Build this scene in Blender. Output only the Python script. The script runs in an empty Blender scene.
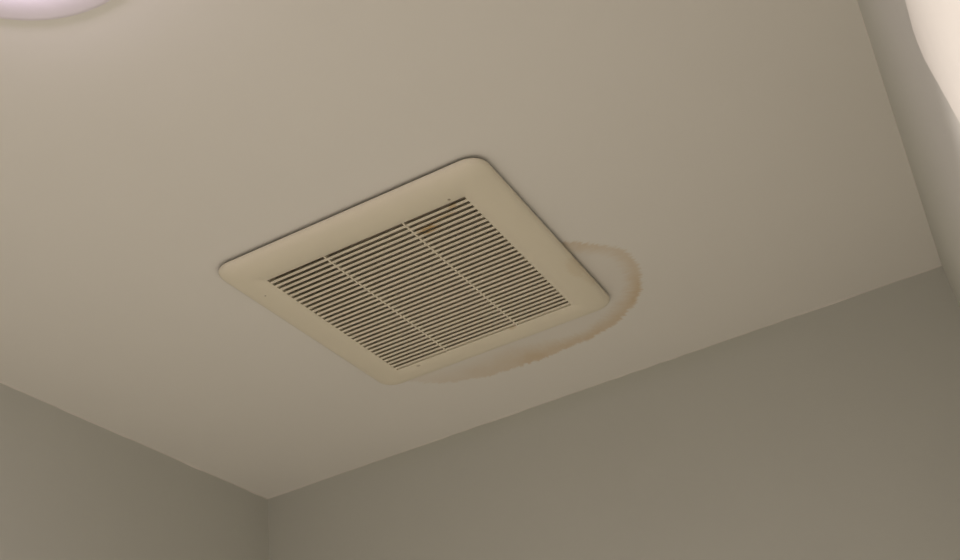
import bpy, bmesh, math, random
from mathutils import Matrix, Vector, noise

# ------------------------------------------------------------------ camera
scn = bpy.context.scene
COL = scn.collection
CAM_H = 1.60            # phone held at about eye height
CEIL = 2.40             # ceiling height
cam_d = bpy.data.cameras.new('camera'); cam = bpy.data.objects.new('camera', cam_d)
COL.objects.link(cam)
ax, ay, az = 2.144027, -0.249889, 0.692720           # pitch, roll, yaw
R = Matrix.Rotation(az, 3, 'Z') @ Matrix.Rotation(ax, 3, 'X') @ Matrix.Rotation(ay, 3, 'Y')
cam.matrix_world = Matrix.Translation((0, 0, CAM_H)) @ R.to_4x4()
cam_d.sensor_width = 36.0
cam_d.lens = 1125.06 / 960 * 36.0
cam_d.clip_start = 0.01
scn.camera = cam

# ------------------------------------------------------------------ world, exposure
w = bpy.data.worlds.new('world'); scn.world = w; w.use_nodes = True
w.node_tree.nodes['Background'].inputs[0].default_value = (0.02, 0.02, 0.02, 1)
w.node_tree.nodes['Background'].inputs[1].default_value = 0.0      # closed room, no daylight
LAMP_POWER = 14.5         # the ceiling light's downward beam
LAMP_SPREAD = 122.0      # beam angle of the fitting
GLOW = 22.0               # brightness of its milky cover
LAMP_COLOR = (1.0, 0.905, 0.88)
vs = scn.view_settings
vs.view_transform = 'Standard'; vs.look = 'None'; vs.gamma = 1.0; vs.use_curve_mapping = False
vs.exposure = 0.17

# ------------------------------------------------------------------ helpers
XL, XR, YB, YF = -1.1618, 0.0590, 1.6074, -0.80     # room walls
CX = (XL + XR) / 2

def new_mat(name):
    m = bpy.data.materials.new(name); m.use_nodes = True
    nt = m.node_tree
    return m, nt, nt.nodes['Principled BSDF']

def N(nt, t, **kw):
    n = nt.nodes.new(t)
    for k, v in kw.items(): setattr(n, k, v)
    return n

def mth(nt, op, a, b=None, c=None, clamp=False):
    n = nt.nodes.new('ShaderNodeMath'); n.operation = op; n.use_clamp = clamp
    for i, v in enumerate((a, b, c)):
        if v is None: continue
        if isinstance(v, (int, float)): n.inputs[i].default_value = v
        else: nt.links.new(v, n.inputs[i])
    return n.outputs[0]

def mix(nt, fac, a, b):
    n = nt.nodes.new('ShaderNodeMix'); n.data_type = 'RGBA'
    for idx, v in ((0, fac), (6, a), (7, b)):
        if isinstance(v, (int, float)): n.inputs[idx].default_value = v
        elif isinstance(v, tuple): n.inputs[idx].default_value = (*v, 1)
        else: nt.links.new(v, n.inputs[idx])
    return n.outputs[2]

def smooth(nt, v, lo, hi):
    n = nt.nodes.new('ShaderNodeMapRange'); n.interpolation_type = 'SMOOTHSTEP'
    nt.links.new(v, n.inputs[0]); n.inputs[1].default_value = lo; n.inputs[2].default_value = hi
    return n.outputs[0]

def tex_noise(nt, vec, scale, detail=3.0, rough=0.5):
    n = nt.nodes.new('ShaderNodeTexNoise'); nt.links.new(vec, n.inputs['Vector'])
    n.inputs['Scale'].default_value = scale; n.inputs['Detail'].default_value = detail
    n.inputs['Roughness'].default_value = rough
    return n.outputs['Fac']

def bump(nt, bsdf, h, strength, dist):
    b = nt.nodes.new('ShaderNodeBump'); b.inputs['Strength'].default_value = strength
    b.inputs['Distance'].default_value = dist
    nt.links.new(h, b.inputs['Height']); nt.links.new(b.outputs[0], bsdf.inputs['Normal'])

def coords(nt, kind='Object'):
    return nt.nodes.new('ShaderNodeTexCoord').outputs[kind]

def mesh_obj(name, bm, mat, parent=None, smooth_sh=False):
    bmesh.ops.recalc_face_normals(bm, faces=bm.faces[:])
    me = bpy.data.meshes.new(name); bm.to_mesh(me); bm.free()
    me.materials.append(mat)
    if smooth_sh:
        for p in me.polygons: p.use_smooth = True
    o = bpy.data.objects.new(name, me); COL.objects.link(o)
    if parent: o.parent = parent
    return o

def box(bm, x0, x1, y0, y1, z0, z1):
    v = [bm.verts.new((x, y, z)) for x in (x0, x1) for y in (y0, y1) for z in (z0, z1)]
    for f in ((0, 1, 3, 2), (4, 6, 7, 5), (0, 4, 5, 1), (2, 3, 7, 6), (0, 2, 6, 4), (1, 5, 7, 3)):
        bm.faces.new([v[i] for i in f])
    return v

def thing(name, label, cat, loc):
    o = bpy.data.objects.new(name, None); COL.objects.link(o); o.location = loc
    o.empty_display_size = 0.05
    o['label'] = label; o['category'] = cat
    return o

# ------------------------------------------------------------------ materials
def paint(name, col, var=0.04, bs=0.12):
    m, nt, b = new_mat(name)
    co = coords(nt)
    f = tex_noise(nt, co, 3.0, 4)
    dark = tuple(c * (1 - var) for c in col); lite = tuple(min(1, c * (1 + var)) for c in col)
    nt.links.new(mix(nt, f, dark, lite), b.inputs['Base Color'])
    b.inputs['Roughness'].default_value = 0.62
    h = mth(nt, 'ADD', mth(nt, 'MULTIPLY', tex_noise(nt, co, 16.0, 2), 1.6), mth(nt, 'MULTIPLY', tex_noise(nt, co, 170.0, 3), 0.12))
    bump(nt, b, h, bs, 0.006)
    return m

WALL = paint('wall_paint', (0.615, 0.615, 0.55))
BEAD = paint('caulk', (0.80, 0.76, 0.69), 0.02, 0.3)
FLOOR = paint('floor_vinyl', (0.86, 0.82, 0.75), 0.05, 0.05)

def ceiling_material():
    m, nt, b = new_mat('ceiling_paint')
    co = coords(nt)
    base = mix(nt, tex_noise(nt, co, 2.5, 4), (0.83, 0.805, 0.74), (0.87, 0.845, 0.78))
    # --- tide mark left by a leak around the far right corner of the vent
    sx, sy = -0.498, 1.264
    sep = nt.nodes.new('ShaderNodeSeparateXYZ'); nt.links.new(co, sep.inputs[0])
    dx = mth(nt, 'SUBTRACT', sep.outputs[0], sx); dy = mth(nt, 'SUBTRACT', sep.outputs[1], sy)
    r = mth(nt, 'SQRT', mth(nt, 'ADD', mth(nt, 'MULTIPLY', dx, dx), mth(nt, 'MULTIPLY', dy, dy)))
    th = mth(nt, 'ARCTAN2', dy, dx)
    t = mth(nt, 'DIVIDE', mth(nt, 'ADD', th, math.radians(60)), math.radians(240), clamp=True)   # -60..180 deg
    T = lambda deg: (deg + 60) / 240
    def curve(pts):
        n = nt.nodes.new('ShaderNodeFloatCurve'); cu = n.mapping.curves[0]
        pts = sorted(pts)
        cu.points[0].location = (0, pts[0][1]); cu.points[1].location = (1, pts[-1][1])
        for deg, v in pts: cu.points.new(T(deg), v)
        n.mapping.update(); nt.links.new(t, n.inputs['Value'])
        return n.outputs[0]
    outer = curve([(a, v / 0.4) for a, v in [(-40, .150), (-25.7, .158), (-13.5, .171), (-4.2, .1847), (9.9, .1905), (20.9, .193),
                   (33.6, .198), (51.5, .199), (71, .1975), (83.6, .194), (96.5, .2), (109, .2086), (115, .2145), (123.7, .231), (129.5, .236), (140, .252), (153, .258), (165, .258)]])
    width = curve([(a, v / 0.1) for a, v in [(-40, .02), (-20, .022), (0, .019), (20, .018), (45, .024), (65, .024), (80, .024), (92, .036), (105, .045), (120, .06), (140, .05), (160, .04)]])
    amp = curve([(-40, .0), (-28, .55), (-18, .50), (-5, .42), (10, .50), (22, .72), (35, .86), (50, .66), (62, .66), (75, .80), (88, .68), (100, .78), (110, .58), (123, .44), (132, .34), (142, .26), (152, .16), (160, .0)])
    outer = mth(nt, 'MULTIPLY', outer, 0.4); width = mth(nt, 'MULTIPLY', width, 0.1)
    # feathered fringe: radial streaks
    cmb = nt.nodes.new('ShaderNodeCombineXYZ')
    nt.links.new(mth(nt, 'MULTIPLY', th, 13.0), cmb.inputs[0]); nt.links.new(mth(nt, 'MULTIPLY', r, 18.0), cmb.inputs[1])
    st = tex_noise(nt, cmb.outputs[0], 2.4, 5, 0.65)
    d = mth(nt, 'SUBTRACT', outer, r)                                   # >0 inside the mark
    d = mth(nt, 'ADD', d, mth(nt, 'MULTIPLY', mth(nt, 'SUBTRACT', st, 0.5), 0.025))
    rise = smooth(nt, d, -0.003, 0.006)
    q = mth(nt, 'DIVIDE', d, width)
    fall = mth(nt, 'SUBTRACT', 1.0, smooth(nt, q, 0.2, 1.7))
    band = mth(nt, 'MULTIPLY', mth(nt, 'MULTIPLY', mth(nt, 'MULTIPLY', rise, fall), amp), 0.85)
    blot = mth(nt, 'ADD', 0.45, mth(nt, 'MULTIPLY', tex_noise(nt, co, 32.0, 3), 1.0))
    band = mth(nt, 'MULTIPLY', band, blot, clamp=True)
    inner = mth(nt, 'MULTIPLY', mth(nt, 'MULTIPLY', rise, 0.16), mth(nt, 'MINIMUM', mth(nt, 'MULTIPLY', amp, 2.0), 1.0))
    col = mix(nt, inner, base, (0.66, 0.55, 0.40))
    col = mix(nt, band, col, (0.66, 0.49, 0.275))
    nt.links.new(col, b.inputs['Base Color'])
    b.inputs['Roughness'].default_value = 0.6
    h = mth(nt, 'ADD', mth(nt, 'MULTIPLY', tex_noise(nt, co, 9.0, 2), 1.8), mth(nt, 'MULTIPLY', tex_noise(nt, co, 190.0, 3), 0.08))
    bump(nt, b, h, 0.10, 0.006)
    return m
CEILM = ceiling_material()

PLASTIC_COL = (0.86, 0.795, 0.635)
def spots(nt, co, lst):
    """soft round marks at object-space positions; returns factor"""
    fac = None
    nz = tex_noise(nt, co, 220.0, 2)
    for (x, y, rx, ry, a) in lst:
        sep = nt.nodes.new('ShaderNodeSeparateXYZ'); nt.links.new(co, sep.inputs[0])
        ex = mth(nt, 'DIVIDE', mth(nt, 'SUBTRACT', sep.outputs[0], x), rx)
        ey = mth(nt, 'DIVIDE', mth(nt, 'SUBTRACT', sep.outputs[1], y), ry)
        rr = mth(nt, 'SQRT', mth(nt, 'ADD', mth(nt, 'MULTIPLY', ex, ex), mth(nt, 'MULTIPLY', ey, ey)))
        rr = mth(nt, 'ADD', rr, mth(nt, 'MULTIPLY', mth(nt, 'SUBTRACT', nz, 0.5), 0.8))
        k = mth(nt, 'MULTIPLY', mth(nt, 'SUBTRACT', 1.0, smooth(nt, rr, 0.55, 1.15)), a)
        fac = k if fac is None else mth(nt, 'MAXIMUM', fac, k)
    return fac

def plastic(name, marks_dark=(), marks_rust=(), chips=()):
    m, nt, b = new_mat(name)
    g = nt.nodes.new('ShaderNodeNewGeometry').outputs['Position']     # place in the room, shared by all pieces
    col = mix(nt, tex_noise(nt, g, 7.0, 3), tuple(c * .965 for c in PLASTIC_COL), tuple(c * 1.03 for c in PLASTIC_COL))
    if marks_rust: col = mix(nt, spots(nt, g, marks_rust), col, (0.56, 0.35, 0.10))
    if marks_dark: col = mix(nt, spots(nt, g, marks_dark), col, (0.22, 0.14, 0.06))
    if chips: col = mix(nt, spots(nt, g, chips), col, (0.86, 0.82, 0.72))
    nt.links.new(col, b.inputs['Base Color'])
    b.inputs['Roughness'].default_value = 0.42
    bump(nt, b, tex_noise(nt, g, 40.0, 2), 0.04, 0.002)
    return m
COVERM = plastic('aged_plastic',
                 marks_dark=[(-.438, .988, .0022, .0022, .75), (-.676, 1.3235, .0035, .003, .45), (-.7305, 1.0225, .0013, .0013, .7)],
                 marks_rust=[(-.515, 1.2815 + .036, .006, .004, .3), (-.378, 1.235, .012, .03, .16), (-.372, 1.27, .010, .03, .12)],
                 chips=[(-.3695, 1.203, .003, .006, .55), (-.366, 1.218, .0025, .006, .55)])
SLATM = plastic('slat_plastic', marks_rust=[(-.488, 1.0275, .018, .0068, .8), (-.462, 1.016, .02, .004, .45), (-.442, 1.003, .006, .004, .5)])

def simple(name, col, rough=0.5, metal=0.0):
    m, nt, b = new_mat(name)
    co = coords(nt)
    nt.links.new(mix(nt, tex_noise(nt, co, 20.0, 3), tuple(c * .93 for c in col), tuple(min(1, c * 1.05) for c in col)), b.inputs['Base Color'])
    b.inputs['Roughness'].default_value = rough; b.inputs['Metallic'].default_value = metal
    return m
HOUSM = simple('housing_metal', (0.42, 0.36, 0.27), 0.7)
RINGM = simple('lamp_ring_white', (0.80, 0.75, 0.79), 0.4)
RB = RINGM.node_tree.nodes['Principled BSDF']                         # faint glow added to the trim ring to brighten it
RB.inputs['Emission Color'].default_value = (1.0, 0.80, 0.86, 1); RB.inputs['Emission Strength'].default_value = 0.05
SHAPEM = simple('cream_shape', (0.70, 0.675, 0.61), 0.35)
m, nt, b = new_mat('lamp_diffuser'); LAMPM = m
b.inputs['Base Color'].default_value = (0.9, 0.88, 0.86, 1)
b.inputs['Emission Color'].default_value = (0.95, 0.80, 1.0, 1)
b.inputs['Emission Strength'].default_value = GLOW

# ------------------------------------------------------------------ the room
TH = 0.06
def struct(name, bm, mat, smooth_sh=False):
    o = mesh_obj(name, bm, mat, None, smooth_sh); o['kind'] = 'structure'
    return o

bm = bmesh.new(); box(bm, XL - TH, XL, YF - TH, YB + TH, 0, CEIL); struct('wall_left', bm, WALL)
bm = bmesh.new(); box(bm, XR, XR + TH, YF - TH, YB + TH, 0, CEIL); struct('wall_right', bm, WALL)
bm = bmesh.new(); box(bm, XL, XR, YB, YB + TH, 0, CEIL); struct('wall_back', bm, WALL)
bm = bmesh.new(); box(bm, XL, XR, YF - TH, YF, 0, CEIL); struct('wall_front', bm, WALL)
bm = bmesh.new(); box(bm, XL - TH, XR + TH, YF - TH, YB + TH, -0.05, 0); struct('floor', bm, FLOOR)

# grille opening and the cover's outline
GX0, GX1, GY0, GY1 = -0.7074, -0.4210, 0.9950, 1.3155
MX, MY, DROP, RIMW, GAP = 0.0482, 0.0518, 0.0155, 0.030, 0.0042
VX0, VX1, VY0, VY1 = GX0 - MX, GX1 + MX, GY0 - MY, GY1 + MY
# ceiling board with the hole cut for the fan housing
HX0, HX1, HY0, HY1 = GX0 - 0.012, GX1 + 0.012, GY0 - 0.012, GY1 + 0.012
LPX, LPY = -0.551, 0.4235                 # centre of the ceiling light
bm = bmesh.new()
ox = (XL - TH, HX0, HX1, XR + TH); oy = (YF - TH, HY0, HY1, YB + TH)
holes = {(1, 1)}
layers = []
for z in (CEIL, CEIL + 0.02):
    g = [[bm.verts.new((x, y, z)) for y in oy] for x in ox]; layers.append(g)
    for i in range(3):
        for j in range(3):
            if (i, j) not in holes: bm.faces.new((g[i][j], g[i + 1][j], g[i + 1][j + 1], g[i][j + 1]))
lo, hi = layers
for e in [e for e in bm.edges if len(e.link_faces) == 1 and abs(e.verts[0].co.z - CEIL) < 1e-5 and abs(e.verts[1].co.z - CEIL) < 1e-5]:
    q = []
    for v in e.verts:
        for i in range(4):
            for j in range(4):
                if lo[i][j] is v: q.append(hi[i][j])
    bm.faces.new((e.verts[0], e.verts[1], q[1], q[0]))
struct('ceiling', bm, CEILM)

# thin, uneven paint-and-caulk beads where the ceiling meets the walls
def bead(name, a, b2, inward, seed, size):
    bm = bmesh.new(); n = 150; rows = []
    a = Vector(a); b2 = Vector(b2); inward = Vector(inward)
    for i in range(n + 1):
        p = a.lerp(b2, i / n); s = (p - a).length
        k = size * (0.75 + 1.1 * max(0, noise.noise(Vector((s * 9, seed, 0)))) + 0.5 * noise.noise(Vector((s * 42, seed, 3))))
        k = max(k, size * 0.35)
        up = Vector((0, 0, 1))
        pts = [p + inward * k + up * 0.0005, p + inward * k * 0.45 - up * k * 0.4, p - up * k * 0.9 - inward * 0.0005]
        rows.append([bm.verts.new(q) for q in pts])
    for i in range(n):
        for j in range(2): bm.faces.new((rows[i][j], rows[i + 1][j], rows[i + 1][j + 1], rows[i][j + 1]))
    return struct(name, bm, BEAD, True)
bead('trim_1', (XL, YF, CEIL), (XL, YB, CEIL), (1, 0, 0), 2.3, 0.0024)
bead('trim_2', (XL, YB, CEIL), (XR, YB, CEIL), (0, -1, 0), 5.1, 0.0018)
bead('trim_3', (XR, YF, CEIL), (XR, YB, CEIL), (-1, 0, 0), 8.7, 0.0012)

# ------------------------------------------------------------------ bathroom exhaust vent
VC = Vector(((VX0 + VX1) / 2, (VY0 + VY1) / 2, CEIL))
vent = thing('ceiling_vent', 'aged beige plastic exhaust fan cover with louvred grille on the ceiling beside a brown stain', 'vent', VC)
LX, LY = (VX1 - VX0) / 2, (VY1 - VY0) / 2

def rrect(hx, hy, rad, seg=8):
    pts = []
    for cx, cy, a0 in ((hx - rad, hy - rad, 0), (-hx + rad, hy - rad, 90), (-hx + rad, -hy + rad, 180), (hx - rad, -hy + rad, 270)):
        for k in range(seg + 1):
            a = math.radians(a0 + 90 * k / seg); pts.append((cx + rad * math.cos(a), cy + rad * math.sin(a)))
    return pts

bm = bmesh.new(); loops = []
RC = 0.025
prof = [(0.010, -GAP - 0.002), (0.0018, -GAP - 0.0012), (0.0006, -GAP), (0.0, -GAP - 0.0008), (0.0, -GAP - 0.002)]
z0 = -GAP - 0.002
for k in range(1, 11):
    t = k / 10 * math.pi / 2
    prof.append((RIMW * (1 - math.cos(t)) , z0 + (-DROP - z0) * math.sin(t)))
for ins, z in prof:
    loops.append([bm.verts.new((x, y, z)) for x, y in rrect(LX - ins, LY - ins, max(RC - ins * 0.45, 0.004))])
gx, gy = (GX1 - GX0) / 2, (GY1 - GY0) / 2
for hx, hy, rad, z in ((gx + 0.0006, gy + 0.0006, 0.0012, -DROP), (gx, gy, 0.0008, -DROP + 0.0005), (gx, gy, 0.0008, -0.0010), (gx + 0.003, gy + 0.003, 0.003, -0.0010)):
    loops.append([bm.verts.new((x, y, z)) for x, y in rrect(hx, hy, rad)])
for a, c2 in zip(loops, loops[1:]):
    n = len(a)
    for i in range(n): bm.faces.new((a[i], a[(i + 1) % n], c2[(i + 1) % n], c2[i]))
cover = mesh_obj('cover_frame', bm, COVERM, vent)
for i, p in enumerate(cover.data.polygons): p.use_smooth = True
cover.data.set_sharp_from_angle(angle=math.radians(40))

# two thin bars running front to back across the grille
DIVX = [-0.40 * gx, 0.40 * gx]
BARW = 0.0022
for x in DIVX:
    bm = bmesh.new(); box(bm, x - BARW / 2, x + BARW / 2, -gy, gy, -DROP + 0.0002, -DROP + 0.0075)
    bmesh.ops.bevel(bm, geom=bm.edges[:], offset=0.0004, segments=1, affect='EDGES')
    mesh_obj('divider_bar', bm, COVERM, vent)

# louvre slats: 31 rows in three bays, each a leaning fin with a flat lip
NS = 32; pitch = (2 * gy - 0.0046) / (NS - 1)
colx = [(-gx, DIVX[0] - BARW / 2), (DIVX[0] + BARW / 2, DIVX[1] - BARW / 2), (DIVX[1] + BARW / 2, gx)]
slat_meshes = []
for x0, x1 in colx:
    hw = (x1 - x0) / 2
    bm = bmesh.new()
    sec = [(-0.0030, 0.0), (0.0, 0.0), (0.0006, 0.0006), (0.0018, 0.0062), (0.0004, 0.0064), (-0.0038, 0.0009)]   # (y, height above the lip)
    a = [bm.verts.new((-hw, y, z)) for y, z in sec]; c2 = [bm.verts.new((hw, y, z)) for y, z in sec]
    for i in range(len(sec)):
        j = (i + 1) % len(sec); bm.faces.new((a[i], a[j], c2[j], c2[i]))
    bm.faces.new(a); bm.faces.new(list(reversed(c2)))
    bmesh.ops.recalc_face_normals(bm, faces=bm.faces[:])
    me = bpy.data.meshes.new('slat'); bm.to_mesh(me); bm.free(); me.materials.append(SLATM)
    slat_meshes.append(((x0 + x1) / 2, me))
for cx_, me in slat_meshes:
    for k in range(1, NS):
        o = bpy.data.objects.new('slat', me); COL.objects.link(o); o.parent = vent
        o.location = (cx_, -gy + k * pitch, -DROP + 0.0003)

# the fan housing behind the grille, recessed in the ceiling
bm = bmesh.new()
hx, hy = gx + 0.010, gy + 0.010
low = [bm.verts.new((x, y, -0.0008)) for x, y in ((-hx, -hy), (hx, -hy), (hx, hy), (-hx, hy))]
top = [bm.verts.new((x, y, 0.11)) for x, y in ((-hx, -hy), (hx, -hy), (hx, hy), (-hx, hy))]
for i in range(4): bm.faces.new((low[i], low[(i + 1) % 4], top[(i + 1) % 4], top[i]))
bm.faces.new(top)
hs = mesh_obj('fan_housing', bm, HOUSM, vent)
hs.modifiers.new('thickness', 'SOLIDIFY').thickness = 0.0015

# ------------------------------------------------------------------ round ceiling light
LR, LRI = 0.120, 0.083
lamp = thing('ceiling_light', 'round white flush ceiling light glowing at the top left edge of the photo', 'ceiling light', (LPX, LPY, CEIL))
def lathe(name, pr, mat, parent, seg=72, close=False):
    bm = bmesh.new(); rings = []
    for r, z in pr:
        if r == 0: rings.append([bm.verts.new((0, 0, z))])
        else: rings.append([bm.verts.new((r * math.cos(2 * math.pi * i / seg), r * math.sin(2 * math.pi * i / seg), z)) for i in range(seg)])
    for a, c2 in zip(rings, rings[1:]):
        for i in range(seg):
            j = (i + 1) % seg
            if len(c2) == 1: bm.faces.new((a[i], a[j], c2[0]))
            else: bm.faces.new((a[i], a[j], c2[j], c2[i]))
    return mesh_obj(name, bm, mat, parent, True)
lathe('trim_ring', [(LR - .003, 0.0), (LR, -0.0006), (LR + .0002, -0.0016), (LR - .001, -0.0026), (LR - .004, -0.0032), (LRI + .008, -0.0036), (LRI + .002, -0.0036), (LRI, -0.0030), (LRI - .0005, 0.0)], RINGM, lamp)
R0 = LRI - .0005
lathe('diffuser', [(R0 * (1 - k / 12), -0.003 - 0.028 * (1 - (1 - k / 12) ** 2)) for k in range(13)], LAMPM, lamp)
ld = bpy.data.lights.new('lamp_beam', 'AREA'); ld.shape = 'DISK'; ld.size = 0.15
ld.energy = LAMP_POWER; ld.color = LAMP_COLOR; ld.spread = math.radians(LAMP_SPREAD)
lo_ = bpy.data.objects.new('lamp_beam', ld); COL.objects.link(lo_); lo_.parent = lamp; lo_.location = (0, 0, -0.033)

# ------------------------------------------------------------------ thin cream slab filling a bright shape of unknown nature, right wall
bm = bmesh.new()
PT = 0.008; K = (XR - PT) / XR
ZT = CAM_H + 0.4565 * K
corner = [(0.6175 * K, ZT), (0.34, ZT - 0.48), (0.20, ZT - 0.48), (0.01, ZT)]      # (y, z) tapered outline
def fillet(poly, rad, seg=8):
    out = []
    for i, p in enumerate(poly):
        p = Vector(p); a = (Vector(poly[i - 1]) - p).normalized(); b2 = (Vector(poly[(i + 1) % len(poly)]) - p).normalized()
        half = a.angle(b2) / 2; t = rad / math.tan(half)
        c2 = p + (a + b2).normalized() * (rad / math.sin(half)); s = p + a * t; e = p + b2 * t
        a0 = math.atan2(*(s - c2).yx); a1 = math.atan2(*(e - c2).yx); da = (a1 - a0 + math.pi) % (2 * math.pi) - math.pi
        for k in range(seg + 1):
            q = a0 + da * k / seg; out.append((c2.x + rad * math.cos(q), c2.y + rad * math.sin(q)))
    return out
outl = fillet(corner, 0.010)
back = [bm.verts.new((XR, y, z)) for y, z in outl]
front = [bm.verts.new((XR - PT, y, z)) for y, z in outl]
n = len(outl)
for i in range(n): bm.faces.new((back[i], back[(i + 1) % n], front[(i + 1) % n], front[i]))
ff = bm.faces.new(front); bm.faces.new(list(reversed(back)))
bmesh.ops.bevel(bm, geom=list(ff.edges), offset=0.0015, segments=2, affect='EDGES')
pn = mesh_obj('cream_shape', bm, SHAPEM)
pn['label'] = 'bright cream shape with a rounded corner on the right wall'; pn['category'] = 'panel'
